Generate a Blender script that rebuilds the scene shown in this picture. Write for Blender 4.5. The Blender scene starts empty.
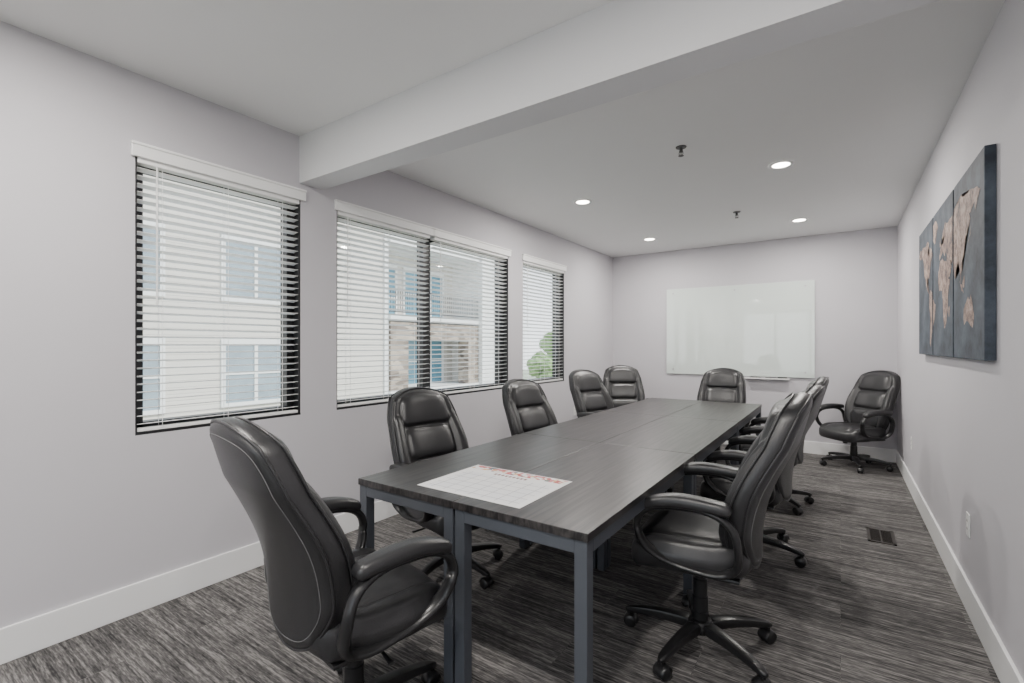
import bpy, bmesh, math, random
from math import sin, cos, pi, radians
from mathutils import Vector, Matrix
random.seed(7)
scene = bpy.context.scene

# ------------------------------------------------------------------ dimensions
H = 2.70; XL = -2.907; XR = 0.535; YB = 6.987; YF = -2.6; WT = 0.16
CAMZ = 1.335

# ------------------------------------------------------------------ materials
def newmat(name):
    m = bpy.data.materials.new(name); m.use_nodes = True
    nt = m.node_tree
    return m, nt, nt.nodes["Principled BSDF"]
def N(nt, t, **kw):
    n = nt.nodes.new(t)
    for k, v in kw.items():
        setattr(n, k, v)
    return n
def simple(name, col, rough=0.5, metal=0.0, bump=0.0, bscale=200.0, var=0.0, vscale=5.0, spec=None, coat=0.0):
    m, nt, b = newmat(name)
    b.inputs["Base Color"].default_value = (*col, 1)
    b.inputs["Roughness"].default_value = rough
    b.inputs["Metallic"].default_value = metal
    if spec is not None: b.inputs["Specular IOR Level"].default_value = spec
    if coat: b.inputs["Coat Weight"].default_value = coat
    tc = N(nt, "ShaderNodeTexCoord")
    if bump:
        nz = N(nt, "ShaderNodeTexNoise"); nz.inputs["Scale"].default_value = bscale
        nz.inputs["Detail"].default_value = 3
        nt.links.new(tc.outputs["Object"], nz.inputs["Vector"])
        bp = N(nt, "ShaderNodeBump"); bp.inputs["Strength"].default_value = bump
        bp.inputs["Distance"].default_value = 0.002
        nt.links.new(nz.outputs["Fac"], bp.inputs["Height"])
        nt.links.new(bp.outputs["Normal"], b.inputs["Normal"])
    if var:
        nz = N(nt, "ShaderNodeTexNoise"); nz.inputs["Scale"].default_value = vscale
        nt.links.new(tc.outputs["Object"], nz.inputs["Vector"])
        mx = N(nt, "ShaderNodeMix", data_type='RGBA')
        mx.inputs["A"].default_value = (*[c*(1-var) for c in col], 1)
        mx.inputs["B"].default_value = (*[min(1, c*(1+var)) for c in col], 1)
        nt.links.new(nz.outputs["Fac"], mx.inputs["Factor"])
        nt.links.new(mx.outputs["Result"], b.inputs["Base Color"])
    return m

M_wall = simple("wall_paint", (0.57, 0.555, 0.585), 0.75, bump=0.15, bscale=350, var=0.015)
M_ceil = simple("ceiling_paint", (0.84, 0.84, 0.835), 0.9, bump=0.3, bscale=220, var=0.01)
M_beam = simple("beam_paint", (0.72, 0.72, 0.735), 0.85, bump=0.2, bscale=220)
M_trim = simple("white_trim_paint", (0.86, 0.86, 0.86), 0.4, var=0.01)
M_black = simple("bronze_black_frame", (0.014, 0.014, 0.016), 0.4, bump=0.05)
M_slat = simple("white_blind_vinyl", (0.90, 0.90, 0.89), 0.45, var=0.01)
M_leather = simple("black_leather", (0.019, 0.019, 0.0205), 0.33, bump=0.35, bscale=260, var=0.12, vscale=6, spec=0.6)
M_plastic = simple("black_plastic", (0.013, 0.013, 0.014), 0.30, bump=0.08, bscale=500)
M_stitch = simple("grey_stitch_thread", (0.15, 0.15, 0.15), 0.7, var=0.1)
M_metal = simple("satin_metal", (0.55, 0.55, 0.56), 0.3, metal=1.0, var=0.03)
M_leg = simple("slate_powdercoat_steel", (0.060, 0.067, 0.080), 0.42, bump=0.1, bscale=600)
M_outlet = simple("white_plastic", (0.84, 0.84, 0.83), 0.35, var=0.01)
M_dark = simple("dark_slot", (0.02, 0.02, 0.02), 0.6, var=0.05)
M_board = simple("glass_whiteboard", (0.72, 0.79, 0.75), 0.04, var=0.01, coat=1.0)

def mat_carpet():
    m, nt, b = newmat("striated_carpet_planks")
    tc = N(nt, "ShaderNodeTexCoord")
    L = nt.links.new
    br = N(nt, "ShaderNodeTexBrick")
    br.inputs["Scale"].default_value = 1.0
    br.inputs["Brick Width"].default_value = 1.0
    br.inputs["Row Height"].default_value = 0.25
    br.inputs["Mortar Size"].default_value = 0.0012
    br.inputs["Bias"].default_value = 0.0
    br.inputs["Color1"].default_value = (0, 0, 0, 1); br.inputs["Color2"].default_value = (1, 1, 1, 1)
    br.inputs["Mortar"].default_value = (0.2, 0.2, 0.2, 1)
    L(tc.outputs["Object"], br.inputs["Vector"])
    def streak(sx, sy, det, dist=0.0, rough=0.6):
        mp = N(nt, "ShaderNodeMapping"); mp.inputs["Scale"].default_value = (sx, sy, 1)
        L(tc.outputs["Object"], mp.inputs["Vector"])
        # shift per plank so streaks break at the plank joints
        ad = N(nt, "ShaderNodeVectorMath", operation='MULTIPLY_ADD')
        L(br.outputs["Color"], ad.inputs[0]); ad.inputs[1].default_value = (11.3, 7.7, 0)
        L(mp.outputs["Vector"], ad.inputs[2])
        nz = N(nt, "ShaderNodeTexNoise"); nz.inputs["Scale"].default_value = 1.0
        nz.inputs["Detail"].default_value = det; nz.inputs["Roughness"].default_value = rough
        nz.inputs["Distortion"].default_value = dist
        L(ad.outputs["Vector"], nz.inputs["Vector"])
        return nz.outputs["Fac"]
    s1 = streak(3.6, 85, 3)
    s2 = streak(1.4, 20, 2)
    s3 = streak(22, 165, 2)
    a = N(nt, "ShaderNodeMath", operation='MULTIPLY'); L(s1, a.inputs[0]); a.inputs[1].default_value = 0.43
    c = N(nt, "ShaderNodeMath", operation='MULTIPLY_ADD'); L(s2, c.inputs[0]); c.inputs[1].default_value = 0.24; L(a.outputs[0], c.inputs[2])
    d = N(nt, "ShaderNodeMath", operation='MULTIPLY_ADD'); L(s3, d.inputs[0]); d.inputs[1].default_value = 0.33; L(c.outputs[0], d.inputs[2])
    e = N(nt, "ShaderNodeMath", operation='MULTIPLY_ADD'); L(br.outputs["Color"], e.inputs[0]); e.inputs[1].default_value = 0.03; L(d.outputs[0], e.inputs[2])
    rp = N(nt, "ShaderNodeValToRGB")
    rp.color_ramp.elements[0].position = 0.41; rp.color_ramp.elements[0].color = (0.036, 0.035, 0.036, 1)
    rp.color_ramp.elements[1].position = 0.65; rp.color_ramp.elements[1].color = (0.31, 0.295, 0.285, 1)
    x = rp.color_ramp.elements.new(0.52); x.color = (0.115, 0.110, 0.108, 1)
    L(e.outputs[0], rp.inputs["Fac"])
    L(rp.outputs["Color"], b.inputs["Base Color"])
    b.inputs["Roughness"].default_value = 0.95
    b.inputs["Specular IOR Level"].default_value = 0.15
    bp = N(nt, "ShaderNodeBump"); bp.inputs["Strength"].default_value = 0.5; bp.inputs["Distance"].default_value = 0.004
    L(s3, bp.inputs["Height"]); L(bp.outputs["Normal"], b.inputs["Normal"])
    return m
M_carpet = mat_carpet()

def mat_wood():
    m, nt, b = newmat("dark_ash_laminate")
    L = nt.links.new
    tc = N(nt, "ShaderNodeTexCoord"); mp = N(nt, "ShaderNodeMapping")
    mp.inputs["Scale"].default_value = (60, 2.5, 20)
    L(tc.outputs["Object"], mp.inputs["Vector"])
    nz = N(nt, "ShaderNodeTexNoise"); nz.inputs["Scale"].default_value = 1; nz.inputs["Detail"].default_value = 4
    nz.inputs["Distortion"].default_value = 0.6
    L(mp.outputs["Vector"], nz.inputs["Vector"])
    rp = N(nt, "ShaderNodeValToRGB")
    rp.color_ramp.elements[0].position = 0.38; rp.color_ramp.elements[0].color = (0.011, 0.0105, 0.0115, 1)
    rp.color_ramp.elements[1].position = 0.66; rp.color_ramp.elements[1].color = (0.052, 0.047, 0.046, 1)
    L(nz.outputs["Fac"], rp.inputs["Fac"]); L(rp.outputs["Color"], b.inputs["Base Color"])
    b.inputs["Roughness"].default_value = 0.33
    bp = N(nt, "ShaderNodeBump"); bp.inputs["Strength"].default_value = 0.12; bp.inputs["Distance"].default_value = 0.001
    L(nz.outputs["Fac"], bp.inputs["Height"]); L(bp.outputs["Normal"], b.inputs["Normal"])
    return m
M_wood = mat_wood()

def mat_glass():
    m = bpy.data.materials.new("window_glass"); m.use_nodes = True
    nt = m.node_tree; nt.nodes.clear(); L = nt.links.new
    o = N(nt, "ShaderNodeOutputMaterial"); mx = N(nt, "ShaderNodeMixShader")
    t = N(nt, "ShaderNodeBsdfTransparent"); t.inputs["Color"].default_value = (0.96, 0.98, 0.97, 1)
    g = N(nt, "ShaderNodeBsdfGlossy"); g.inputs["Roughness"].default_value = 0.02
    mx.inputs[0].default_value = 0.06
    L(t.outputs[0], mx.inputs[1]); L(g.outputs[0], mx.inputs[2]); L(mx.outputs[0], o.inputs[0])
    return m
M_glass = mat_glass()

def mat_siding(name, col, pitch=0.18):
    m, nt, b = newmat(name); L = nt.links.new
    tc = N(nt, "ShaderNodeTexCoord"); sp = N(nt, "ShaderNodeSeparateXYZ"); L(tc.outputs["Object"], sp.inputs[0])
    d = N(nt, "ShaderNodeMath", operation='DIVIDE'); L(sp.outputs["Z"], d.inputs[0]); d.inputs[1].default_value = pitch
    f = N(nt, "ShaderNodeMath", operation='FRACT'); L(d.outputs[0], f.inputs[0])
    rp = N(nt, "ShaderNodeValToRGB")
    rp.color_ramp.elements[0].position = 0.0; rp.color_ramp.elements[0].color = (*[c*0.55 for c in col], 1)
    rp.color_ramp.elements[1].position = 0.14; rp.color_ramp.elements[1].color = (*col, 1)
    L(f.outputs[0], rp.inputs["Fac"]); L(rp.outputs["Color"], b.inputs["Base Color"])
    b.inputs["Roughness"].default_value = 0.8
    return m
M_siding = mat_siding("cream_lap_siding", (0.66, 0.62, 0.56))
M_siding2 = mat_siding("white_lap_siding", (0.80, 0.79, 0.77))

def mat_stone():
    m, nt, b = newmat("stone_veneer"); L = nt.links.new
    tc = N(nt, "ShaderNodeTexCoord")
    v = N(nt, "ShaderNodeTexVoronoi"); v.inputs["Scale"].default_value = 2.6
    mp = N(nt, "ShaderNodeMapping"); mp.inputs["Scale"].default_value = (1, 1, 2.2)
    L(tc.outputs["Object"], mp.inputs["Vector"]); L(mp.outputs["Vector"], v.inputs["Vector"])
    hs = N(nt, "ShaderNodeSeparateColor"); L(v.outputs["Color"], hs.inputs[0])
    rp = N(nt, "ShaderNodeValToRGB")
    rp.color_ramp.elements[0].color = (0.13, 0.10, 0.08, 1); rp.color_ramp.elements[1].color = (0.48, 0.40, 0.32, 1)
    L(hs.outputs[0], rp.inputs["Fac"]); L(rp.outputs["Color"], b.inputs["Base Color"])
    return m
M_stone = mat_stone()
M_extglass = simple("reflective_grey_glass", (0.27, 0.33, 0.37), 0.12, var=0.25, vscale=1.5)
M_blueglass = simple("reflective_blue_glass", (0.12, 0.29, 0.38), 0.10, var=0.35, vscale=1.5)
M_exttrim = simple("exterior_white_trim", (0.80, 0.80, 0.78), 0.6, var=0.02)
M_grass = simple("exterior_lawn", (0.34, 0.37, 0.26), 0.95, var=0.25, vscale=0.8)
M_pave = simple("concrete_paving", (0.55, 0.54, 0.52), 0.9, var=0.1, vscale=1.0)
M_leaf = simple("tree_foliage", (0.22, 0.34, 0.13), 0.8, var=0.6, vscale=4)
M_bark = simple("tree_bark", (0.15, 0.11, 0.08), 0.9, var=0.3)

# ------------------------------------------------------------------ geometry helpers
class MB:
    def __init__(s): s.v = []; s.f = []; s.m = []
    def add(s, vs, fs, mi=0):
        o = len(s.v); s.v += [tuple(x) for x in vs]
        s.f += [tuple(i+o for i in f) for f in fs]; s.m += [mi]*len(fs)
        return s
    def box(s, x0, x1, y0, y1, z0, z1, mi=0):
        vs = [(x0,y0,z0),(x1,y0,z0),(x1,y1,z0),(x0,y1,z0),(x0,y0,z1),(x1,y0,z1),(x1,y1,z1),(x0,y1,z1)]
        return s.add(vs, [(0,3,2,1),(4,5,6,7),(0,1,5,4),(1,2,6,5),(2,3,7,6),(3,0,4,7)], mi)
    def mesh(s, name, mats, smooth=False, angle=None):
        me = bpy.data.meshes.new(name); me.from_pydata(s.v, [], s.f)
        for m in mats: me.materials.append(m)
        for p, mi in zip(me.polygons, s.m): p.material_index = mi; p.use_smooth = smooth
        bm = bmesh.new(); bm.from_mesh(me); bmesh.ops.recalc_face_normals(bm, faces=bm.faces)
        if smooth and angle:
            for e in bm.edges:
                if len(e.link_faces) == 2 and e.calc_face_angle(0) > radians(angle): e.smooth = False
        bm.to_mesh(me); bm.free(); me.update()
        return me
def obj(name, me, parent=None, loc=(0,0,0), rot=(0,0,0), bevel=0):
    o = bpy.data.objects.new(name, me); scene.collection.objects.link(o)
    o.location = loc; o.rotation_euler = rot
    if parent: o.parent = parent
    if bevel:
        b = o.modifiers.new("bevel", 'BEVEL'); b.width = bevel; b.segments = 2; b.limit_method = 'ANGLE'
    return o
def empty(name, loc=(0,0,0), rot=(0,0,0)):
    e = bpy.data.objects.new(name, None); scene.collection.objects.link(e); e.location = loc; e.rotation_euler = rot
    e.empty_display_size = 0.1
    return e
def gridbox(nx, ny, nz):
    """surface of a lattice, coordinates -1..1"""
    idx = {}; vs = []; fs = []
    def V(i, j, k):
        if (i, j, k) not in idx:
            idx[(i, j, k)] = len(vs); vs.append(Vector((2*i/nx-1, 2*j/ny-1, 2*k/nz-1)))
        return idx[(i, j, k)]
    for i in range(nx):
        for j in range(ny):
            for k, fl in ((0, 1), (nz, 0)):
                q = [V(i,j,k), V(i+1,j,k), V(i+1,j+1,k), V(i,j+1,k)]; fs.append(q[::-1] if fl else q)
    for i in range(nx):
        for k in range(nz):
            for j, fl in ((0, 0), (ny, 1)):
                q = [V(i,j,k), V(i+1,j,k), V(i+1,j,k+1), V(i,j,k+1)]; fs.append(q[::-1] if fl else q)
    for j in range(ny):
        for k in range(nz):
            for i, fl in ((0, 1), (nx, 0)):
                q = [V(i,j,k), V(i,j+1,k), V(i,j+1,k+1), V(i,j,k+1)]; fs.append(q[::-1] if fl else q)
    return vs, fs
def rounded(vs, h, r):
    out = []
    for p in vs:
        q = Vector((p.x*h[0], p.y*h[1], p.z*h[2]))
        inn = Vector([max(-(h[i]-r), min(h[i]-r, q[i])) for i in range(3)])
        d = q-inn
        if d.length > 1e-9: q = inn+d.normalized()*r
        out.append(q)
    return out
def lathe(prof, n=24, cap=True):
    vs = []; fs = []
    for r, z in prof:
        for i in range(n):
            a = 2*pi*i/n; vs.append(Vector((r*cos(a), r*sin(a), z)))
    m = len(prof)
    for j in range(m-1):
        for i in range(n):
            fs.append((j*n+i, j*n+(i+1) % n, (j+1)*n+(i+1) % n, (j+1)*n+i))
    if cap:
        fs.append(tuple(range(n))[::-1]); fs.append(tuple((m-1)*n+i for i in range(n)))
    return vs, fs
def sweep(pts, ra, rb, side=None, closed=False, n=10):
    vs = []; fs = []; m = len(pts)
    for i, p in enumerate(pts):
        a = pts[(i-1) % m] if (closed or i > 0) else pts[i]
        b = pts[(i+1) % m] if (closed or i < m-1) else pts[i]
        t = (Vector(b)-Vector(a)).normalized()
        s = Vector(side) if side else (Vector((0,0,1)).cross(t) if abs(t.z) < 0.95 else Vector((1,0,0)))
        s = (s-t*s.dot(t)).normalized(); nn = t.cross(s)
        A = ra[i] if isinstance(ra, list) else ra; B = rb[i] if isinstance(rb, list) else rb
        for k in range(n):
            g = 2*pi*k/n; vs.append(Vector(p)+s*A*cos(g)+nn*B*sin(g))
    for i in range(m if closed else m-1):
        for k in range(n):
            i2 = (i+1) % m
            fs.append((i*n+k, i*n+(k+1) % n, i2*n+(k+1) % n, i2*n+k))
    if not closed:
        fs.append(tuple(range(n))[::-1]); fs.append(tuple((m-1)*n+k for k in range(n)))
    return vs, fs
def tx(vs, M): return [M @ Vector(v) for v in vs]

# ------------------------------------------------------------------ room shell
def wall_with_holes_x(name, x0, x1, y0, y1, holes, mat):
    """wall normal to X; holes = list (ya,yb,za,zb) sorted by y"""
    mb = MB(); y = y0
    for ya, yb, za, zb in holes:
        mb.box(x0, x1, y, ya, 0, H); mb.box(x0, x1, ya, yb, 0, za); mb.box(x0, x1, ya, yb, zb, H); y = yb
    mb.box(x0, x1, y, y1, 0, H)
    return obj(name, mb.mesh(name, [mat]))
WINS = [(0.905, 1.795, 0.885, 2.30), (2.065, 4.165, 0.885, 2.30), (4.445, 5.41, 0.885, 2.30)]
wall_with_holes_x("wall_left", XL-WT, XL, YF-WT, YB+WT, WINS, M_wall)
obj("wall_right", MB().box(XR, XR+WT, YF-WT, YB+WT, 0, H).mesh("wall_right", [M_wall]))
obj("wall_back", MB().box(XL, XR, YB, YB+WT, 0, H).mesh("wall_back", [M_wall]))
mb = MB()
mb.box(XL, XL+0.35, YF-WT, YF, 0, H); mb.box(XR-0.35, XR, YF-WT, YF, 0, H); mb.box(XL+0.35, XR-0.35, YF-WT, YF, 2.4, H)
obj("wall_front", mb.mesh("wall_front", [M_wall]))
obj("floor", MB().box(XL-WT, XR+WT, YF-WT, YB+WT, -0.12, 0).mesh("floor", [M_carpet]))
obj("ceiling", MB().box(XL-WT, XR+WT, YF-WT, YB+WT, H, H+0.15).mesh("ceiling", [M_ceil]))
obj("ceiling_beam", MB().box(XL, XR, 1.786, 1.955, 2.395, H).mesh("ceiling_beam", [M_beam]))
BH = 0.15; BT = 0.014
obj("baseboard_left", MB().box(XL, XL+BT, YF, YB, 0, BH).mesh("bl", [M_trim]), bevel=0.003)
obj("baseboard_right", MB().box(XR-BT, XR, YF, YB, 0, BH).mesh("brr", [M_trim]), bevel=0.003)
obj("baseboard_back", MB().box(XL+BT, XR-BT, YB-BT, YB, 0, BH).mesh("bb", [M_trim]), bevel=0.003)

def pane_x(x, y0, y1, z0, z1):
    return MB().add([(x, y0, z0), (x, y1, z0), (x, y1, z1), (x, y0, z1)], [(0, 1, 2, 3)]).mesh("pane", [M_glass])
def pane_y(y, x0, x1, z0, z1):
    return MB().add([(x0, y, z0), (x1, y, z0), (x1, y, z1), (x0, y, z1)], [(0, 1, 2, 3)]).mesh("pane", [M_glass])

# unseen glazed opening behind the camera, added to bring in fill light
e = empty("window_4", (0, YF-0.08, 0))
mb = MB()
xa, xb = XL+0.35, XR-0.35
for x in (xa, (2*xa+xb)/3, (xa+2*xb)/3, xb): mb.box(x-0.03 if x > xa else x, x+0.03 if x < xb else x, -0.03, 0.03, 0, 2.4)
mb.box(xa, xb, -0.03, 0.03, 0, 0.08); mb.box(xa, xb, -0.03, 0.03, 2.32, 2.4)
obj("frame", mb.mesh("sf", [M_black]), e)
obj("glass_pane", pane_y(0, xa, xb, 0.08, 2.32), e)

# windows + blinds
def window(i, ya, yb, za, zb, mullions=()):
    e = empty("window_%d" % i, (XL, 0, 0))
    mb = MB(); fx0, fx1 = -0.145, -0.07; w = 0.055
    mb.box(fx0, fx1, ya, ya+w, za, zb); mb.box(fx0, fx1, yb-w, yb, za, zb)
    mb.box(fx0, fx1, ya, yb, za, za+w); mb.box(fx0, fx1, ya, yb, zb-w, zb)
    for m in mullions: mb.box(fx0, fx1, m-0.045, m+0.045, za, zb)
    # slim dark sill liner
    mb.box(fx1, -0.002, ya, yb, za, za+0.012)
    mb.box(fx1, -0.004, yb-0.008, yb, za, zb)
    mb.box(fx1, -0.004, ya, ya+0.008, za, zb)
    obj("frame", mb.mesh("wframe", [M_black]), e)
    obj("glass_pane", pane_x(-0.11, ya+0.03, yb-0.03, za+0.03, zb-0.03), e)
def blind(ya, yb, za, zb, cords):
    e = empty("window_blind", (XL, 0, 0))
    mb = MB(); pitch = 0.0405; z = za+0.05; tilt = radians(9)
    y0, y1 = ya+0.012, yb-0.012
    while z < zb-0.05:
        # curved slat cross-section
        pr = []
        for k in range(5):
            a = -1+k/2; x = a*0.0245; zz = 0.0022*(1-a*a)
            pr.append((x*cos(tilt)-zz*sin(tilt), x*sin(tilt)+zz*cos(tilt)))
        vs = []
        for yy in (y0, y1):
            for x, zz in pr: vs.append((-0.034+x, yy, z+zz+0.0012))
            for x, zz in reversed(pr): vs.append((-0.034+x, yy, z+zz-0.0012))
        n = 10; fs = [tuple(range(n)), tuple(range(2*n-1, n-1, -1))]
        for k in range(n): fs.append((k, (k+1) % n, n+(k+1) % n, n+k))
        mb.add(vs, fs); z += pitch
    obj("slats", mb.mesh("slats", [M_slat]), e)
    obj("bottom_rail", MB().box(-0.056, -0.012, y0, y1, za+0.014, za+0.032).mesh("rail", [M_slat]), e, bevel=0.003)
    v = MB().box(0.002, 0.022, ya-0.02, yb+0.025, zb-0.02, zb+0.045)
    v.box(0.002, 0.028, ya-0.022, yb+0.027, zb+0.037, zb+0.052)
    v.box(-0.05, 0.003, ya+0.01, yb-0.01, zb-0.045, zb-0.004)
    obj("valance", v.mesh("val", [M_slat]), e, bevel=0.004)
    c = MB()
    for yc in cords:
        for xo in (-0.060, -0.008): c.box(xo-0.001, xo+0.001, yc-0.001, yc+0.001, za+0.03, zb-0.02)
    c.box(-0.004, 0.0, ya+0.09, ya+0.096, zb-0.75, zb-0.03)
    obj("ladder_cords", c.mesh("cords", [M_slat]), e)
for i, (ya, yb, za, zb) in enumerate(WINS):
    window(i+1, ya, yb, za, zb, (3.02,) if i == 1 else ())
    L = yb-ya
    if i == 1:
        blind(ya, 3.0, za, zb, (ya+0.12, ya+0.47, ya+0.8)); blind(3.0+0.03, yb, za, zb, (3.2, 3.6, 4.0))
    else:
        blind(ya, yb, za, zb, (ya+0.12, ya+L/2, yb-0.12))

# ------------------------------------------------------------------ office chair (shared meshes)
def clampf(x, a, b): return max(a, min(b, x))
def pad(x, z, cx, cz, hx, hz, h, p=5):
    m = (abs((x-cx)/hx)**p+abs((z-cz)/hz)**p)**(1/p)
    return h*(1-m**5)**0.5 if m < 1 else 0.0
def lerp_tab(tab, t):
    for (a, va), (b, vb) in zip(tab, tab[1:]):
        if t <= b:
            k = (t-a)/(b-a); k = k*k*(3-2*k); return va+(vb-va)*k
    return tab[-1][1]
BW, BT2, BHH = 0.262, 0.042, 0.355     # back half sizes
BZC = 0.742
WT_TAB = [(0, 0.66), (0.28, 0.97), (0.5, 1.0), (0.75, 0.96), (1.0, 0.88)]
def back_pos(u, yy, w, front=0.0):
    """u,w in -1..1 over the outline; yy offset through thickness"""
    k = 0.42
    xx = u*math.sqrt(1-k*w*w*u*u*0.9/1.4); zz = w*math.sqrt(1-k*u*u*w*w*0.9/1.4)
    t = clampf((zz+1)/2, 0.0, 1.0)
    x = xx*BW*lerp_tab(WT_TAB, t); z = zz*BHH
    yc = -0.205+0.038*sin(pi*min(t/0.75, 1))-0.185*t**1.4
    yc += 0.045*(x/BW)**2
    # top edge crowned
    z += 0.018*(1-(x/BW)**2)*max(0, zz)**2
    return Vector((x, yc+yy, z+BZC))
def mesh_back():
    vs, fs = gridbox(44, 8, 60)
    r = rounded(vs, (BW, BT2, BHH), 0.037)
    out = []
    for q in r:
        u, w = clampf(q.x/BW, -1, 1), clampf(q.z/BHH, -1, 1)
        yy = q.y
        if yy > 0.0:
            x = q.x; z = q.z
            b = max(pad(x, z, 0, 0.236, 0.190, 0.092, 0.042),
                    pad(x, z, 0, 0.045, 0.165, 0.092, 0.032),
                    pad(x, z, 0, -0.175, 0.172, 0.120, 0.036),
                    pad(x, z, 0.216, -0.03, 0.036, 0.245, 0.026), pad(x, z, -0.216, -0.03, 0.036, 0.245, 0.026))
            yy += b*(yy/BT2)
        else:
            # soft rear panel, slight padding
            yy -= 0.012*(1-u**4)*(1-w**4)
        out.append(back_pos(u, yy, w))
    mb = MB().add(out, fs)
    return mb.mesh("chair_back", [M_leather], True)
def mesh_back_stitch():
    mb = MB()
    def loop(s, yoff, r, off):
        P = []
        n = 30
        sq = [(-1+2*i/n, -1) for i in range(n)]+[(1, -1+2*i/n) for i in range(n)]+[(1-2*i/n, 1) for i in range(n)]+[(-1, 1-2*i/n) for i in range(n)]
        for a, b in sq:
            a *= s; b *= s+0.02
            # soften corners
            q = 1/((abs(a/s)**8+abs(b/(s+0.02))**8)**(1/8))
            a *= q; b *= q
            P.append(back_pos(a, yoff-off*(1-a**4)*(1-b**4), b))
        mb.add(*sweep(P, r, r, closed=True, n=6, side=(0.3, 1, 0.2)))
    loop(0.86, -BT2-0.0004, 0.0013, 0.012)
    return mb.mesh("stitch", [M_stitch], True)
def mesh_back_piping():
    mb = MB()
    for yoff, s in ((-BT2+0.012, 0.985), (BT2-0.012, 0.985)):
        n = 30; P = []
        sq = [(-1+2*i/n, -1) for i in range(n)]+[(1, -1+2*i/n) for i in range(n)]+[(1-2*i/n, 1) for i in range(n)]+[(-1, 1-2*i/n) for i in range(n)]
        for a, b in sq: P.append(back_pos(a*s, yoff, b*s))
        mb.add(*sweep(P, 0.0045, 0.0045, closed=True, n=8, side=(0.3, 1, 0.2)))
    return mb.mesh("piping", [M_leather], True)
def mesh_seat():
    vs, fs = gridbox(40, 36, 8)
    hx, hy, hz = 0.268, 0.255, 0.058
    r = rounded(vs, (hx, hy, hz), 0.050)
    out = []
    for q in r:
        u, w = q.x/hx, q.y/hy; k = 0.40
        x = hx*u*math.sqrt(1-k*w*w*u*u/1.5); y = hy*w*math.sqrt(1-k*u*u*w*w/1.5)
        x *= 1-0.10*clampf((-w+0.2)/1.2, 0, 1)
        z = q.z
        if z > 0:
            z += (z/hz)*(max(pad(q.x, q.y, 0, 0.015, 0.175, 0.205, 0.026), pad(q.x, q.y, 0.220, 0, 0.038, 0.2, 0.020), pad(q.x, q.y, -0.220, 0, 0.038, 0.2, 0.020)))
        f = clampf((y-0.08)/0.18, 0, 1)
        z -= 0.035*f*f
        z += 0.02*clampf((-y-0.1)/0.15, 0, 1)
        out.append(Vector((x, y+0.02, z+0.435)))
    return MB().add(out, fs).mesh("chair_seat", [M_leather], True)
def arm_x(sgn, z): return sgn*(0.296-0.050*clampf((0.56-z)/0.14, 0, 1)**1.3)
def mesh_arm_frame():
    mb = MB()
    for sgn in (-1, 1):
        P = []; A = []; B = []
        n = 56
        for i in range(n):
            a = 2*pi*i/n; ca, sa = cos(a), sin(a); ex = 2/2.7
            y = 0.188*math.copysign(abs(ca)**ex, ca); z = 0.128*math.copysign(abs(sa)**ex, sa)
            y += 0.015*(z/0.125)       # lean forward at top
            zz = 0.542+z-0.02*clampf(y/0.19, -1, 1)*(0.4 if z > 0 else -1)
            P.append((arm_x(sgn, zz), y+0.01, zz))
            A.append(0.024+0.006*(1 if z < 0 else 0)*abs(sa)); B.append(0.015)
        mb.add(*sweep(P, A, B, side=(1, 0, 0), closed=True, n=12))
    return mb.mesh("arm_frame", [M_plastic], True)
def mesh_arm_pads():
    mb = MB()
    for sgn in (-1, 1):
        vs, fs = gridbox(10, 26, 6)
        r = rounded(vs, (0.038, 0.170, 0.022), 0.021)
        out = []
        for q in r:
            w = q.y/0.170
            x = q.x*(1-0.18*abs(w)**3); z = q.z
            if z > 0: z += 0.006*(1-w*w)
            z += -0.034*clampf(w, 0, 1)**2*1.0-0.010*clampf(-w, 0, 1)**2
            out.append(Vector((sgn*0.296+x, q.y+0.012, z+0.690)))
        mb.add(out, fs)
    return mb.mesh("arm_pads", [M_leather], True)
def mesh_mechanism():
    mb = MB()
    vs, fs = gridbox(6, 6, 4); r = rounded(vs, (0.09, 0.13, 0.022), 0.012)
    mb.add([v+Vector((0, 0.0, 0.358)) for v in r], fs)
    vs, fs = gridbox(10, 10, 3); r = rounded(vs, (0.215, 0.20, 0.010), 0.009)
    mb.add([v+Vector((0, 0.02, 0.380)) for v in r], fs)
    # tilt tension knob
    vs, fs = lathe([(0.012, -0.02), (0.022, -0.018), (0.024, 0.0), (0.024, 0.022), (0.018, 0.028)], 20)
    mb.add(tx(vs, Matrix.Translation((0, 0.11, 0.335)) @ Matrix.Rotation(radians(0), 4, 'X')), fs)
    # lever
    mb.add(*sweep([(0.05, 0.0, 0.352), (0.14, 0.0, 0.348), (0.20, -0.005, 0.340), (0.255, -0.01, 0.336)], [0.005, 0.005, 0.006, 0.011], [0.004, 0.004, 0.005, 0.005], n=8))
    return mb.mesh("mechanism", [M_plastic], True, 45)
def mesh_column():
    mb = MB()
    mb.add(*lathe([(0.036, 0.095), (0.036, 0.16), (0.0335, 0.162), (0.0335, 0.225), (0.030, 0.228), (0.030, 0.30), (0.026, 0.303), (0.026, 0.340)], 28))
    return mb.mesh("column", [M_plastic], True, 40)
def mesh_piston():
    return MB().add(*lathe([(0.014, 0.05), (0.014, 0.36)], 16)).mesh("piston", [M_metal], True, 40)
BR = 0.325
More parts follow.
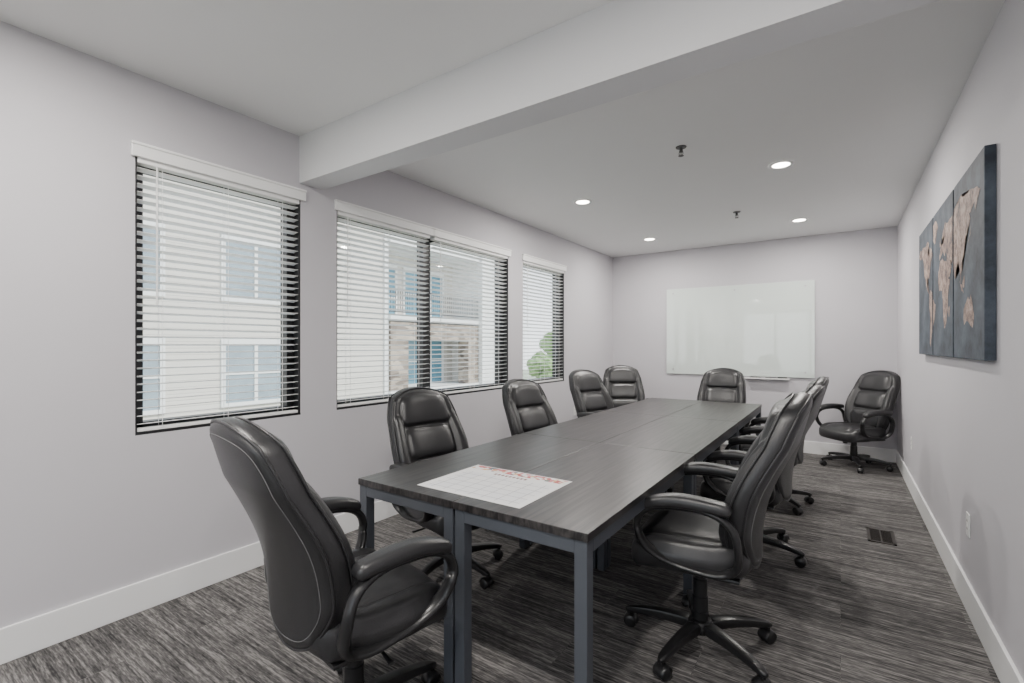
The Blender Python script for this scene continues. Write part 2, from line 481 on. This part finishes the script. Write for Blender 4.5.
def mesh_base():
    mb = MB()
    mb.add(*lathe([(0.030, 0.062), (0.046, 0.070), (0.052, 0.085), (0.050, 0.118), (0.042, 0.126)], 28))
    for i in range(5):
        vs, fs = gridbox(18, 4, 4)
        out = []
        r = rounded(vs, (1, 1, 1), 0.35)
        for q in r:
            t = clampf((q.x+1)/2, 0, 1); rr = 0.03+t*(BR-0.02)
            w = 0.029-0.013*t; h = 0.024-0.011*t
            z = 0.098+0.006*sin(pi*t)-0.022*t*t
            out.append(Vector((rr, q.y*w, z+q.z*h)))
        mb.add(tx(out, Matrix.Rotation(2*pi*i/5, 4, 'Z')), fs)
    return mb.mesh("base", [M_plastic], True, 50)
def mesh_casters():
    mb = MB(); rnd = random.Random(3)
    for i in range(5):
        a = 2*pi*i/5; M = Matrix.Rotation(a, 4, 'Z') @ Matrix.Translation((BR, 0, 0)) @ Matrix.Rotation(rnd.uniform(-0.9, 0.9), 4, 'Z')
        wheel = [(0.008, -0.010), (0.024, -0.010), (0.0275, -0.007), (0.0275, 0.006), (0.022, 0.010), (0.008, 0.011)]
        for sg in (-1, 1):
            vs, fs = lathe(wheel, 24)
            R = Matrix.Translation((-0.012, sg*0.0165, 0.0275)) @ Matrix.Rotation(radians(-90*sg), 4, 'X')
            mb.add(tx(tx(vs, R), M), fs)
        # hood : half ring above wheels
        vs = []; fs = []; n = 14
        for k in range(n+1):
            g = radians(-10)+radians(190)*k/n
            for y, rr in ((-0.0275, 0.0285), (-0.020, 0.033), (0.020, 0.033), (0.0275, 0.0285)):
                vs.append(Vector((-0.012+rr*cos(g), y, 0.0275+rr*sin(g))))
        for k in range(n):
            for j in range(3): fs.append((k*4+j, k*4+j+1, (k+1)*4+j+1, (k+1)*4+j))
        mb.add(tx(vs, M), fs)
        vs, fs = lathe([(0.010, 0.045), (0.010, 0.082)], 12)
        mb.add(tx(vs, Matrix.Rotation(a, 4, 'Z') @ Matrix.Translation((BR-0.005, 0, 0))), fs)
    return mb.mesh("casters", [M_plastic], True, 40)
CH = dict(back=mesh_back(), back_stitching=mesh_back_stitch(), back_piping=mesh_back_piping(), seat=mesh_seat(),
          arm_frames=mesh_arm_frame(), armrest_pads=mesh_arm_pads(), tilt_mechanism=mesh_mechanism())
CHB = dict(column=mesh_column(), gas_piston=mesh_piston(), star_base=mesh_base(), casters=mesh_casters())
def office_chair(x, y, face_deg, base_deg=0, dz=0.0):
    """face_deg: heading of the sitter, degrees CCW from +X"""
    e = empty("office_chair", (x, y, 0), (0, 0, radians(face_deg-90)))
    for k, me in CH.items(): obj(k, me, e, (0, 0, dz))
    for k, me in CHB.items(): obj(k, me, e, rot=(0, 0, radians(base_deg)))
    return e
office_chair(-1.40, 1.065, 81, 14, 0.01)     # near end
office_chair(-1.92, 2.15, -12, 20, -0.05)    # window side
office_chair(-1.91, 3.36, -10, 5, -0.065)
office_chair(-1.93, 4.56, -16, 40, -0.035)
office_chair(-2.19, 5.70, -58, 12, -0.035)   # far corner
office_chair(-1.15, 5.78, -90, 25, -0.045)   # far end
office_chair(-0.515, 2.23, 184, 18, 0.03)    # wall side
office_chair(-0.50, 3.46, 178, 40, -0.02)
office_chair(-0.50, 4.62, 181, 8, -0.03)
office_chair(0.12, 6.50, 225, 0, -0.055)     # far right corner

# ------------------------------------------------------------------ conference table (6 desk modules)
TX0, TX1, TY0, TY1 = -1.757, -0.645, 1.355, 5.345
tbl = empty("conference_table", ((TX0+TX1)/2, (TY0+TY1)/2, 0))
cx, cy = tbl.location.x, tbl.location.y
mw = (TX1-TX0)/2; ml = (TY1-TY0)/3
fr = MB()
for i in range(2):
    for j in range(3):
        x0 = TX0+i*mw-cx; y0 = TY0+j*ml-cy; x1 = x0+mw; y1 = y0+ml
        g = 0.0012
        me = MB().box(x0+g, x1-g, y0+g, y1-g, 0.722, 0.75).mesh("desktop", [M_wood])
        obj("desktop_%d" % (i*3+j+1), me, tbl, bevel=0.002)
        s = 0.045; k = 0.006
        X0, X1, Y0, Y1 = x0+k, x1-k, y0+k, y1-k
        for ax in (X0, X1-s):
            for ay in (Y0, Y1-s):
                fr.box(ax, ax+s, ay, ay+s, 0.006, 0.7215); fr.box(ax+0.005, ax+s-0.005, ay+0.005, ay+s-0.005, 0, 0.006)
        fr.box(X0+s, X1-s, Y0, Y0+0.025, 0.677, 0.7215); fr.box(X0+s, X1-s, Y1-0.025, Y1, 0.677, 0.7215)
        fr.box(X0, X0+0.025, Y0+s, Y1-s, 0.677, 0.7215); fr.box(X1-0.025, X1, Y0+s, Y1-s, 0.677, 0.7215)
obj("steel_frame", fr.mesh("steel_frame", [M_leg]), tbl, bevel=0.002)

# desk calendar sheet
def mat_calendar():
    m, nt, b = newmat("printed_calendar_paper"); L = nt.links.new
    tc = N(nt, "ShaderNodeTexCoord")
    br = N(nt, "ShaderNodeTexBrick"); br.offset = 0.0
    br.inputs["Scale"].default_value = 1
    br.inputs["Brick Width"].default_value = 0.0654; br.inputs["Row Height"].default_value = 0.054
    br.inputs["Mortar Size"].default_value = 0.0016; br.inputs["Mortar Smooth"].default_value = 0
    br.inputs["Color1"].default_value = (0.76, 0.76, 0.76, 1); br.inputs["Color2"].default_value = (0.71, 0.72, 0.74, 1)
    br.inputs["Mortar"].default_value = (0.36, 0.36, 0.40, 1)
    L(tc.outputs["Object"], br.inputs["Vector"])
    L(br.outputs["Color"], b.inputs["Base Color"]); b.inputs["Roughness"].default_value = 0.6
    return m
def mat_floral():
    m, nt, b = newmat("floral_print_strip"); L = nt.links.new
    tc = N(nt, "ShaderNodeTexCoord")
    v = N(nt, "ShaderNodeTexVoronoi"); v.inputs["Scale"].default_value = 60
    L(tc.outputs["Object"], v.inputs["Vector"])
    s = N(nt, "ShaderNodeSeparateColor"); L(v.outputs["Color"], s.inputs[0])
    rp = N(nt, "ShaderNodeValToRGB"); rp.color_ramp.interpolation = 'CONSTANT'
    E = rp.color_ramp.elements
    E[0].color = (0.75, 0.75, 0.75, 1); E[1].position = 0.30; E[1].color = (0.50, 0.08, 0.07, 1)
    for p, c in ((0.50, (0.65, 0.38, 0.12, 1)), (0.58, (0.75, 0.70, 0.64, 1)), (0.74, (0.08, 0.14, 0.17, 1)), (0.82, (0.62, 0.20, 0.22, 1))):
        x = E.new(p); x.color = c
    L(s.outputs[0], rp.inputs["Fac"]); L(rp.outputs["Color"], b.inputs["Base Color"])
    return m
cal = empty("desk_calendar", (-1.207, 1.635, 0.7504))
pw, ph = 0.258, 0.205
M_paper = simple("white_paper", (0.78, 0.78, 0.78), 0.6, var=0.01)
M_ink = simple("title_ink", (0.20, 0.08, 0.08), 0.6, var=0.2)
obj("paper_sheet", MB().box(-pw, pw, -ph, ph, 0, 0.0012).mesh("paper", [M_paper]), cal)
obj("date_grid", MB().box(-pw+0.03, pw-0.03, -ph+0.02, ph-0.115, 0.0012, 0.0015).mesh("grid", [mat_calendar()]), cal)
obj("floral_header", MB().box(-pw+0.01, pw-0.01, ph-0.062, ph-0.008, 0.0012, 0.0015).mesh("hdr", [mat_floral()]), cal)
t = MB()
for k in range(9): t.box(-0.09+k*0.02, -0.078+k*0.02, ph-0.100, ph-0.082, 0.0012, 0.0015)
obj("month_title", t.mesh("ttl", [M_ink]), cal)

# ------------------------------------------------------------------ whiteboard
wb = empty("whiteboard", (0, YB, 0))
obj("glass_panel", MB().box(-2.073, -0.262, -0.022, -0.016, 0.935, 2.145).mesh("wbp", [M_board]), wb, bevel=0.002)
mb = MB()
for x in (-1.98, -1.17, -0.36):
    for z in (1.0, 2.08):
        vs, fs = lathe([(0.011, 0), (0.011, 0.024)], 16)
        mb.add(tx(vs, Matrix.Translation((x, -0.0005, z)) @ Matrix.Rotation(radians(90), 4, 'X')), fs)
obj("standoffs", mb.mesh("standoffs", [M_metal], True, 40), wb)
t = MB().box(-1.05, -0.53, -0.075, -0.0005, 0.905, 0.912).box(-1.05, -0.53, -0.078, -0.072, 0.905, 0.922)
obj("marker_tray", t.mesh("tray", [M_outlet]), wb)
t = MB()
for x, l in ((-0.98, 0.12), (-0.80, 0.12)):
    vs, fs = lathe([(0.007, 0), (0.008, 0.002), (0.008, l), (0.005, l+0.01)], 12)
    t.add(tx(vs, Matrix.Translation((x, -0.045, 0.9205)) @ Matrix.Rotation(radians(90), 4, 'Y')), fs)
t.box(-0.66, -0.56, -0.06, -0.02, 0.9125, 0.935)
obj("markers_and_eraser", t.mesh("markers", [M_dark], True, 40), wb)

# ------------------------------------------------------------------ world-map triptych
def mat_map_bg():
    m, nt, b = newmat("navy_canvas_print"); L = nt.links.new
    tc = N(nt, "ShaderNodeTexCoord"); nz = N(nt, "ShaderNodeTexNoise"); nz.inputs["Scale"].default_value = 6; nz.inputs["Detail"].default_value = 8
    nz.inputs["Roughness"].default_value = 0.7
    L(tc.outputs["Object"], nz.inputs["Vector"])
    rp = N(nt, "ShaderNodeValToRGB")
    rp.color_ramp.elements[0].position = 0.35; rp.color_ramp.elements[0].color = (0.018, 0.025, 0.038, 1)
    rp.color_ramp.elements[1].position = 0.72; rp.color_ramp.elements[1].color = (0.095, 0.120, 0.155, 1)
    L(nz.outputs["Fac"], rp.inputs["Fac"]); L(rp.outputs["Color"], b.inputs["Base Color"]); b.inputs["Roughness"].default_value = 0.7
    return m
def mat_land():
    m, nt, b = newmat("rust_tan_landmass_print"); L = nt.links.new
    tc = N(nt, "ShaderNodeTexCoord"); nz = N(nt, "ShaderNodeTexNoise"); nz.inputs["Scale"].default_value = 15; nz.inputs["Detail"].default_value = 9; nz.inputs["Roughness"].default_value = 0.8
    L(tc.outputs["Object"], nz.inputs["Vector"])
    rp = N(nt, "ShaderNodeValToRGB"); E = rp.color_ramp.elements
    E[0].position = 0.36; E[0].color = (0.035, 0.04, 0.055, 1); E[1].position = 0.68; E[1].color = (0.52, 0.45, 0.39, 1)
    x = E.new(0.45); x.color = (0.19, 0.125, 0.105, 1)
    x = E.new(0.54); x.color = (0.38, 0.275, 0.23, 1)
    L(nz.outputs["Fac"], rp.inputs["Fac"]); L(rp.outputs["Color"], b.inputs["Base Color"]); b.inputs["Roughness"].default_value = 0.7
    return m
M_bg = mat_map_bg(); M_land = mat_land()
POLY = [
 [(-168,66),(-156,71),(-125,70),(-95,72),(-82,68),(-94,60),(-80,52),(-77,62),(-65,59),(-56,52),(-66,45),(-75,38),(-81,26),(-90,30),(-97,26),(-96,17),(-87,21),(-84,10),(-79,8),(-95,13),(-106,21),(-117,32),(-124,42),(-125,50),(-140,60),(-155,58),(-165,61)],
 [(-78,8),(-70,12),(-60,9),(-50,0),(-35,-7),(-40,-20),(-48,-27),(-58,-37),(-66,-45),(-69,-54),(-75,-50),(-72,-35),(-70,-18),(-80,-5)],
 [(-55,82),(-30,83),(-20,75),(-25,69),(-42,60),(-52,66),(-58,75)],
 [(-6,35),(10,37),(20,32),(33,31),(43,12),(51,11),(40,-5),(39,-18),(32,-28),(20,-35),(15,-22),(12,-5),(8,4),(-8,5),(-17,14),(-15,26)],
 [(-9,43),(-9,37),(0,40),(12,44),(18,40),(24,37),(27,41),(36,37),(35,31),(43,13),(55,17),(59,23),(50,30),(62,25),(70,21),(77,8),(81,16),(91,22),(98,10),(103,2),(103,10),(109,12),(107,21),(121,25),(121,38),(128,35),(130,43),(141,50),(136,55),(155,60),(158,52),(165,60),(179,66),(160,70),(130,73),(105,78),(75,72),(60,69),(40,67),(25,71),(10,62),(6,58),(12,55),(20,60),(18,54),(3,51),(-4,48),(0,45)],
 [(114,-22),(122,-17),(131,-12),(137,-15),(142,-11),(148,-20),(153,-28),(148,-38),(138,-35),(130,-32),(116,-35)],
 [(96,5),(105,-5),(115,-8),(107,0)], [(109,1),(117,7),(117,-3),(111,-3)], [(130,32),(135,35),(141,38),(142,44),(138,37),(132,34)], [(-6,50),(1,51),(-3,58),(-6,56)], [(44,-16),(50,-14),(47,-25),(44,-23)]]
PY = [(4.145, 4.80), (3.46, 4.115), (2.775, 3.43)]; PZ0, PZ1 = 1.272, 2.175
ymax, ymin = PY[0][1], PY[-1][0]
def rough_poly(pl):
    pts = [Vector((0, ymax-0.02-(lo+170)/352*(ymax-ymin-0.04), PZ0+0.03+(la+58)/146*(PZ1-PZ0-0.06))) for lo, la in pl]
    rr = random.Random(len(pl))
    for _ in range(2):
        o = []
        for a, b in zip(pts, pts[1:]+pts[:1]):
            m = (a+b)/2; n = Vector((0, -(b-a).z, (b-a).y))
            o += [a, m+n*rr.uniform(-0.12, 0.12)]
        pts = o
    return pts
for pi_, (y0, y1) in enumerate(PY):
    e = empty("world_map_canvas", (XR, (y0+y1)/2, (PZ0+PZ1)/2))
    yc, zc = (y0+y1)/2, (PZ0+PZ1)/2
    obj("canvas", MB().box(-0.038, -0.001, y0-yc, y1-yc, PZ0-zc, PZ1-zc).mesh("canvas", [M_bg]), e, bevel=0.003)
    bm = bmesh.new()
    for pl in POLY:
        vs = [bm.verts.new((-0.0392, p.y-yc, p.z-zc)) for p in rough_poly(pl)]
        bm.faces.new(vs)
    bmesh.ops.triangulate(bm, faces=bm.faces[:])
    for co, no in (((0, y0-yc+0.004, 0), (0, -1, 0)), ((0, y1-yc-0.004, 0), (0, 1, 0))):
        bmesh.ops.bisect_plane(bm, geom=bm.verts[:]+bm.edges[:]+bm.faces[:], plane_co=co, plane_no=no, clear_outer=True)
    me = bpy.data.meshes.new("land"); bm.to_mesh(me); bm.free(); me.materials.append(M_land)
    obj("printed_continents", me, e)

# ------------------------------------------------------------------ ceiling fixtures
def emat(name, col, st):
    m, nt, b = newmat(name); b.inputs["Base Color"].default_value = (0.8, 0.8, 0.8, 1)
    b.inputs["Emission Color"].default_value = (*col, 1); b.inputs["Emission Strength"].default_value = st
    return m
M_lens = emat("led_lens", (1.0, 0.93, 0.82), 22)
def downlight(x, y, power):
    e = empty("recessed_downlight", (x, y, H))
    vs, fs = lathe([(0.058, -0.004), (0.078, -0.009), (0.086, -0.0065), (0.088, -0.0005)], 36, cap=False)
    obj("trim_ring", MB().add(vs, fs).mesh("ring", [M_trim], True), e)
    vs, fs = lathe([(0.060, -0.0045), (0.060, -0.001)], 32)
    obj("lens", MB().add(vs, fs).mesh("lens", [M_lens]), e)
    ld = bpy.data.lights.new("downlight_lamp", 'AREA'); ld.shape = 'DISK'; ld.size = 0.11; ld.energy = power
    ld.color = (1.0, 0.955, 0.90)
    lo = bpy.data.objects.new("lamp", ld); scene.collection.objects.link(lo); lo.parent = e; lo.location = (0, 0, -0.012)
for y in (4.12, 6.045):
    downlight(-2.015, y, 30); downlight(-0.37, y, 30)
for y in (0.4, -1.5):  # two out-of-view rows, added to brighten the room
    downlight(-2.015, y, 34); downlight(-0.37, y, 34)
def sprinkler(x, y):
    e = empty("fire_sprinkler", (x, y, H))
    mb = MB()
    mb.add(*lathe([(0.036, -0.0005), (0.034, -0.006), (0.012, -0.008), (0.011, -0.028), (0.014, -0.030), (0.014, -0.036), (0.005, -0.038)], 24))
    for s in (-1, 1):
        mb.add(*sweep([(s*0.011, 0, -0.034), (s*0.014, 0, -0.046), (s*0.006, 0, -0.060)], 0.0025, 0.0025, n=6))
    mb.add(*lathe([(0.005, -0.058), (0.018, -0.060), (0.018, -0.0625), (0.004, -0.063)], 20))
    mb.add(*lathe([(0.003, -0.058), (0.003, -0.036)], 10))
    obj("pendant_head", mb.mesh("sprk", [simple("dark_brass", (0.10, 0.10, 0.10), 0.4, 0.6, var=0.1)], True, 40), e)
sprinkler(-0.903, 3.366); sprinkler(-0.873, 5.32)

# outlets and floor register
def outlet(side, y, z):
    e = empty("wall_outlet", (XL if side < 0 else XR, y, z))
    s = -side
    def bx(mb, d0, d1, *r): mb.box(*sorted((s*d0, s*d1)), *r); return mb
    obj("cover_plate", bx(MB(), 0.0005, 0.006, -0.036, 0.036, -0.058, 0.058).mesh("pl", [M_outlet]), e, bevel=0.002)
    r = MB(); bx(r, 0.006, 0.0075, -0.017, 0.017, 0.006, 0.036); bx(r, 0.006, 0.0075, -0.017, 0.017, -0.036, -0.006)
    obj("receptacles", r.mesh("rc", [M_outlet]), e)
    r = MB()
    for zz in (0.02, -0.02):
        for yy in (-0.007, 0.007): bx(r, 0.0075, 0.0079, yy-0.0015, yy+0.0015, zz-0.004, zz+0.006)
    obj("slots", r.mesh("sl", [M_dark]), e)
outlet(1, 3.30, 0.43); outlet(1, 5.64, 0.45); outlet(-1, 5.70, 0.47)
e = empty("floor_register", (0.232, 4.22, 0))
mb = MB(); a, b = 0.078, 0.145
mb.box(-a, a, -b, -b+0.02, 0.0005, 0.006).box(-a, a, b-0.02, b, 0.0005, 0.006).box(-a, -a+0.018, -b, b, 0.0005, 0.006).box(a-0.018, a, -b, b, 0.0005, 0.006)
mb.box(-0.004, 0.004, -b, b, 0.0005, 0.0055)
y = -b+0.03
while y < b-0.02:
    mb.box(-a+0.01, a-0.01, y, y+0.004, 0.0005, 0.005); y += 0.013
obj("grille", mb.mesh("grille", [simple("brown_metal_grille", (0.03, 0.025, 0.022), 0.5, 0.3, var=0.1)]), e)
obj("duct_plate", MB().box(-a+0.01, a-0.01, -b+0.01, b-0.01, 0.0003, 0.001).mesh("dp", [M_dark]), e)

# ------------------------------------------------------------------ outside
GZ = -3.4
obj("exterior_ground", MB().box(-60, 40, -50, 80, GZ-0.2, GZ).mesh("g", [M_grass]))
obj("parking_lot_paving", MB().box(-9, -4, -40, 70, GZ, GZ+0.03).mesh("pv", [M_pave]))
FX = -15.0
bl = empty("apartment_building", (FX, 0, 0))
def ext_window(trim, gl, x, y0, y1, z0, z1, mull=1):
    trim.box(x, x+0.06, y0-0.12, y1+0.12, z1, z1+0.18); trim.box(x, x+0.06, y0-0.12, y1+0.12, z0-0.12, z0)
    trim.box(x, x+0.06, y0-0.12, y0, z0, z1); trim.box(x, x+0.06, y1, y1+0.12, z0, z1)
    for k in range(mull):
        ym = y0+(y1-y0)*(k+1)/(mull+1); trim.box(x, x+0.06, ym-0.05, ym+0.05, z0, z1)
    zm = (z0+z1)/2; trim.box(x, x+0.045, y0, y1, zm-0.03, zm+0.03)
    gl.box(x, x+0.02, y0, y1, z0, z1)
body = MB().box(-9, 0, -14, 13.0, GZ, 8.5)
obj("siding_wing", body.mesh("sw", [M_siding]), bl)
obj("recess_wall", MB().box(-9, -1.6, 13.0, 18.7, GZ, 8.5).mesh("rw", [M_siding]), bl)
obj("white_wing", MB().box(-9, 0.3, 18.7, 21.6, GZ, 8.5).mesh("ww", [M_siding2]), bl)
tr = MB(); gl = MB(); gb = MB()
for fl in (-1, 0, 1):
    z0 = -0.37+3.14*fl; z1 = z0+1.73
    for y0, y1, mu in ((6.85, 8.64, 1), (4.3, 5.2, 0), (0.2, 2.0, 1), (-4, -2.2, 1)):
        ext_window(tr, gl, 0, y0, y1, z0, z1, mu)
    ext_window(tr, gb, -1.6, 15.4, 17.9, z0-0.1, z1+0.3, 2)
    ext_window(tr, gb, -1.6, 13.6, 14.8, z0-0.6, z1+0.3, 0)
tr.box(0, 0.08, 12.8, 13.0, GZ, 8.5); tr.box(0.3, 0.38, 18.7, 18.9, GZ, 8.5)
obj("window_trim", tr.mesh("tr", [M_exttrim]), bl); obj("window_glazing", gl.mesh("gl", [M_extglass]), bl)
obj("balcony_glazing", gb.mesh("gb", [M_blueglass]), bl)
st = MB().box(-0.5, 0.15, 13.05, 14.0, GZ, 2.3).box(-0.5, 0.15, 17.9, 18.68, GZ, 2.3).box(-0.5, 0.15, 14.0, 17.9, 1.55, 2.3)
obj("stone_columns", st.mesh("st", [M_stone]), bl)
sl = MB()
for z in (-0.75, 2.35, 5.5): sl.box(-1.6, 0.2, 13.0, 18.7, z, z+0.25)
obj("balcony_slabs", sl.mesh("sl", [M_exttrim]), bl)
rl = MB()
for z in (2.6,):
    rl.box(0.1, 0.15, 13.0, 18.7, z+1.0, z+1.06); rl.box(0.1, 0.15, 13.0, 18.7, z+0.1, z+0.14)
    y = 13.05
    while y < 18.7: rl.box(0.115, 0.135, y, y+0.02, z+0.1, z+1.0); y += 0.13
obj("balcony_railings", rl.mesh("rl", [M_black]), bl)
def tree(x, y, h, r, seed):
    e = empty("tree", (x, y, GZ)); rr = random.Random(seed)
    vs, fs = lathe([(0.16, 0), (0.11, h*0.5), (0.04, h*0.85)], 10); obj("trunk", MB().add(vs, fs).mesh("tk", [M_bark], True), e)
    bm = bmesh.new()
    for k in range(14):
        p = Vector((rr.gauss(0, r*0.45), rr.gauss(0, r*0.45), h*0.68+rr.gauss(0, r*0.42)))
        res = bmesh.ops.create_icosphere(bm, subdivisions=3, radius=r*rr.uniform(0.35, 0.6), matrix=Matrix.Translation(p))
        for v in res['verts']:
            v.co += (v.co-p)*rr.uniform(-0.25, 0.25)
    me = bpy.data.meshes.new("leaves"); bm.to_mesh(me); bm.free(); me.materials.append(M_leaf)
    obj("foliage", me, e)
tree(-14.2, 25.5, 4.3, 1.25, 1); tree(-13.0, 29.0, 4.2, 1.4, 2); tree(-17.5, 33.0, 5.2, 2.0, 3); tree(-12.5, 35, 4.4, 1.6, 4); tree(-15, 42, 5.5, 2.4, 5)

# ------------------------------------------------------------------ light
sd = bpy.data.lights.new("sun", 'SUN'); sd.energy = 5.4; sd.angle = radians(0.6); sd.color = (1, 0.96, 0.9)
so = bpy.data.objects.new("sun", sd); scene.collection.objects.link(so)
d = Vector((-0.62, -0.30, -0.70)).normalized()
so.rotation_euler = d.to_track_quat('-Z', 'Y').to_euler(); so.location = (20, 10, 30)
w = bpy.data.worlds.new("hazy_sky"); scene.world = w; w.use_nodes = True
nt = w.node_tree; bg = nt.nodes["Background"]
tc = N(nt, "ShaderNodeTexCoord"); sp = N(nt, "ShaderNodeSeparateXYZ"); nt.links.new(tc.outputs["Generated"], sp.inputs[0])
rp = N(nt, "ShaderNodeValToRGB"); E = rp.color_ramp.elements
E[0].position = 0.0; E[0].color = (0.92, 0.95, 1.0, 1); E[1].position = 0.8; E[1].color = (0.60, 0.74, 0.95, 1)
nt.links.new(sp.outputs["Z"], rp.inputs["Fac"]); nt.links.new(rp.outputs["Color"], bg.inputs["Color"])
bg.inputs["Strength"].default_value = 2.9

# ------------------------------------------------------------------ camera
cd = bpy.data.cameras.new("camera"); co = bpy.data.objects.new("camera", cd); scene.collection.objects.link(co)
cd.sensor_width = 36; cd.lens = 478.4/1024*36; cd.shift_y = 4.2/1024; cd.clip_start = 0.05; cd.clip_end = 300
co.location = (0, 0, CAMZ); co.rotation_euler = (radians(90), 0, radians(34.48))
scene.camera = co
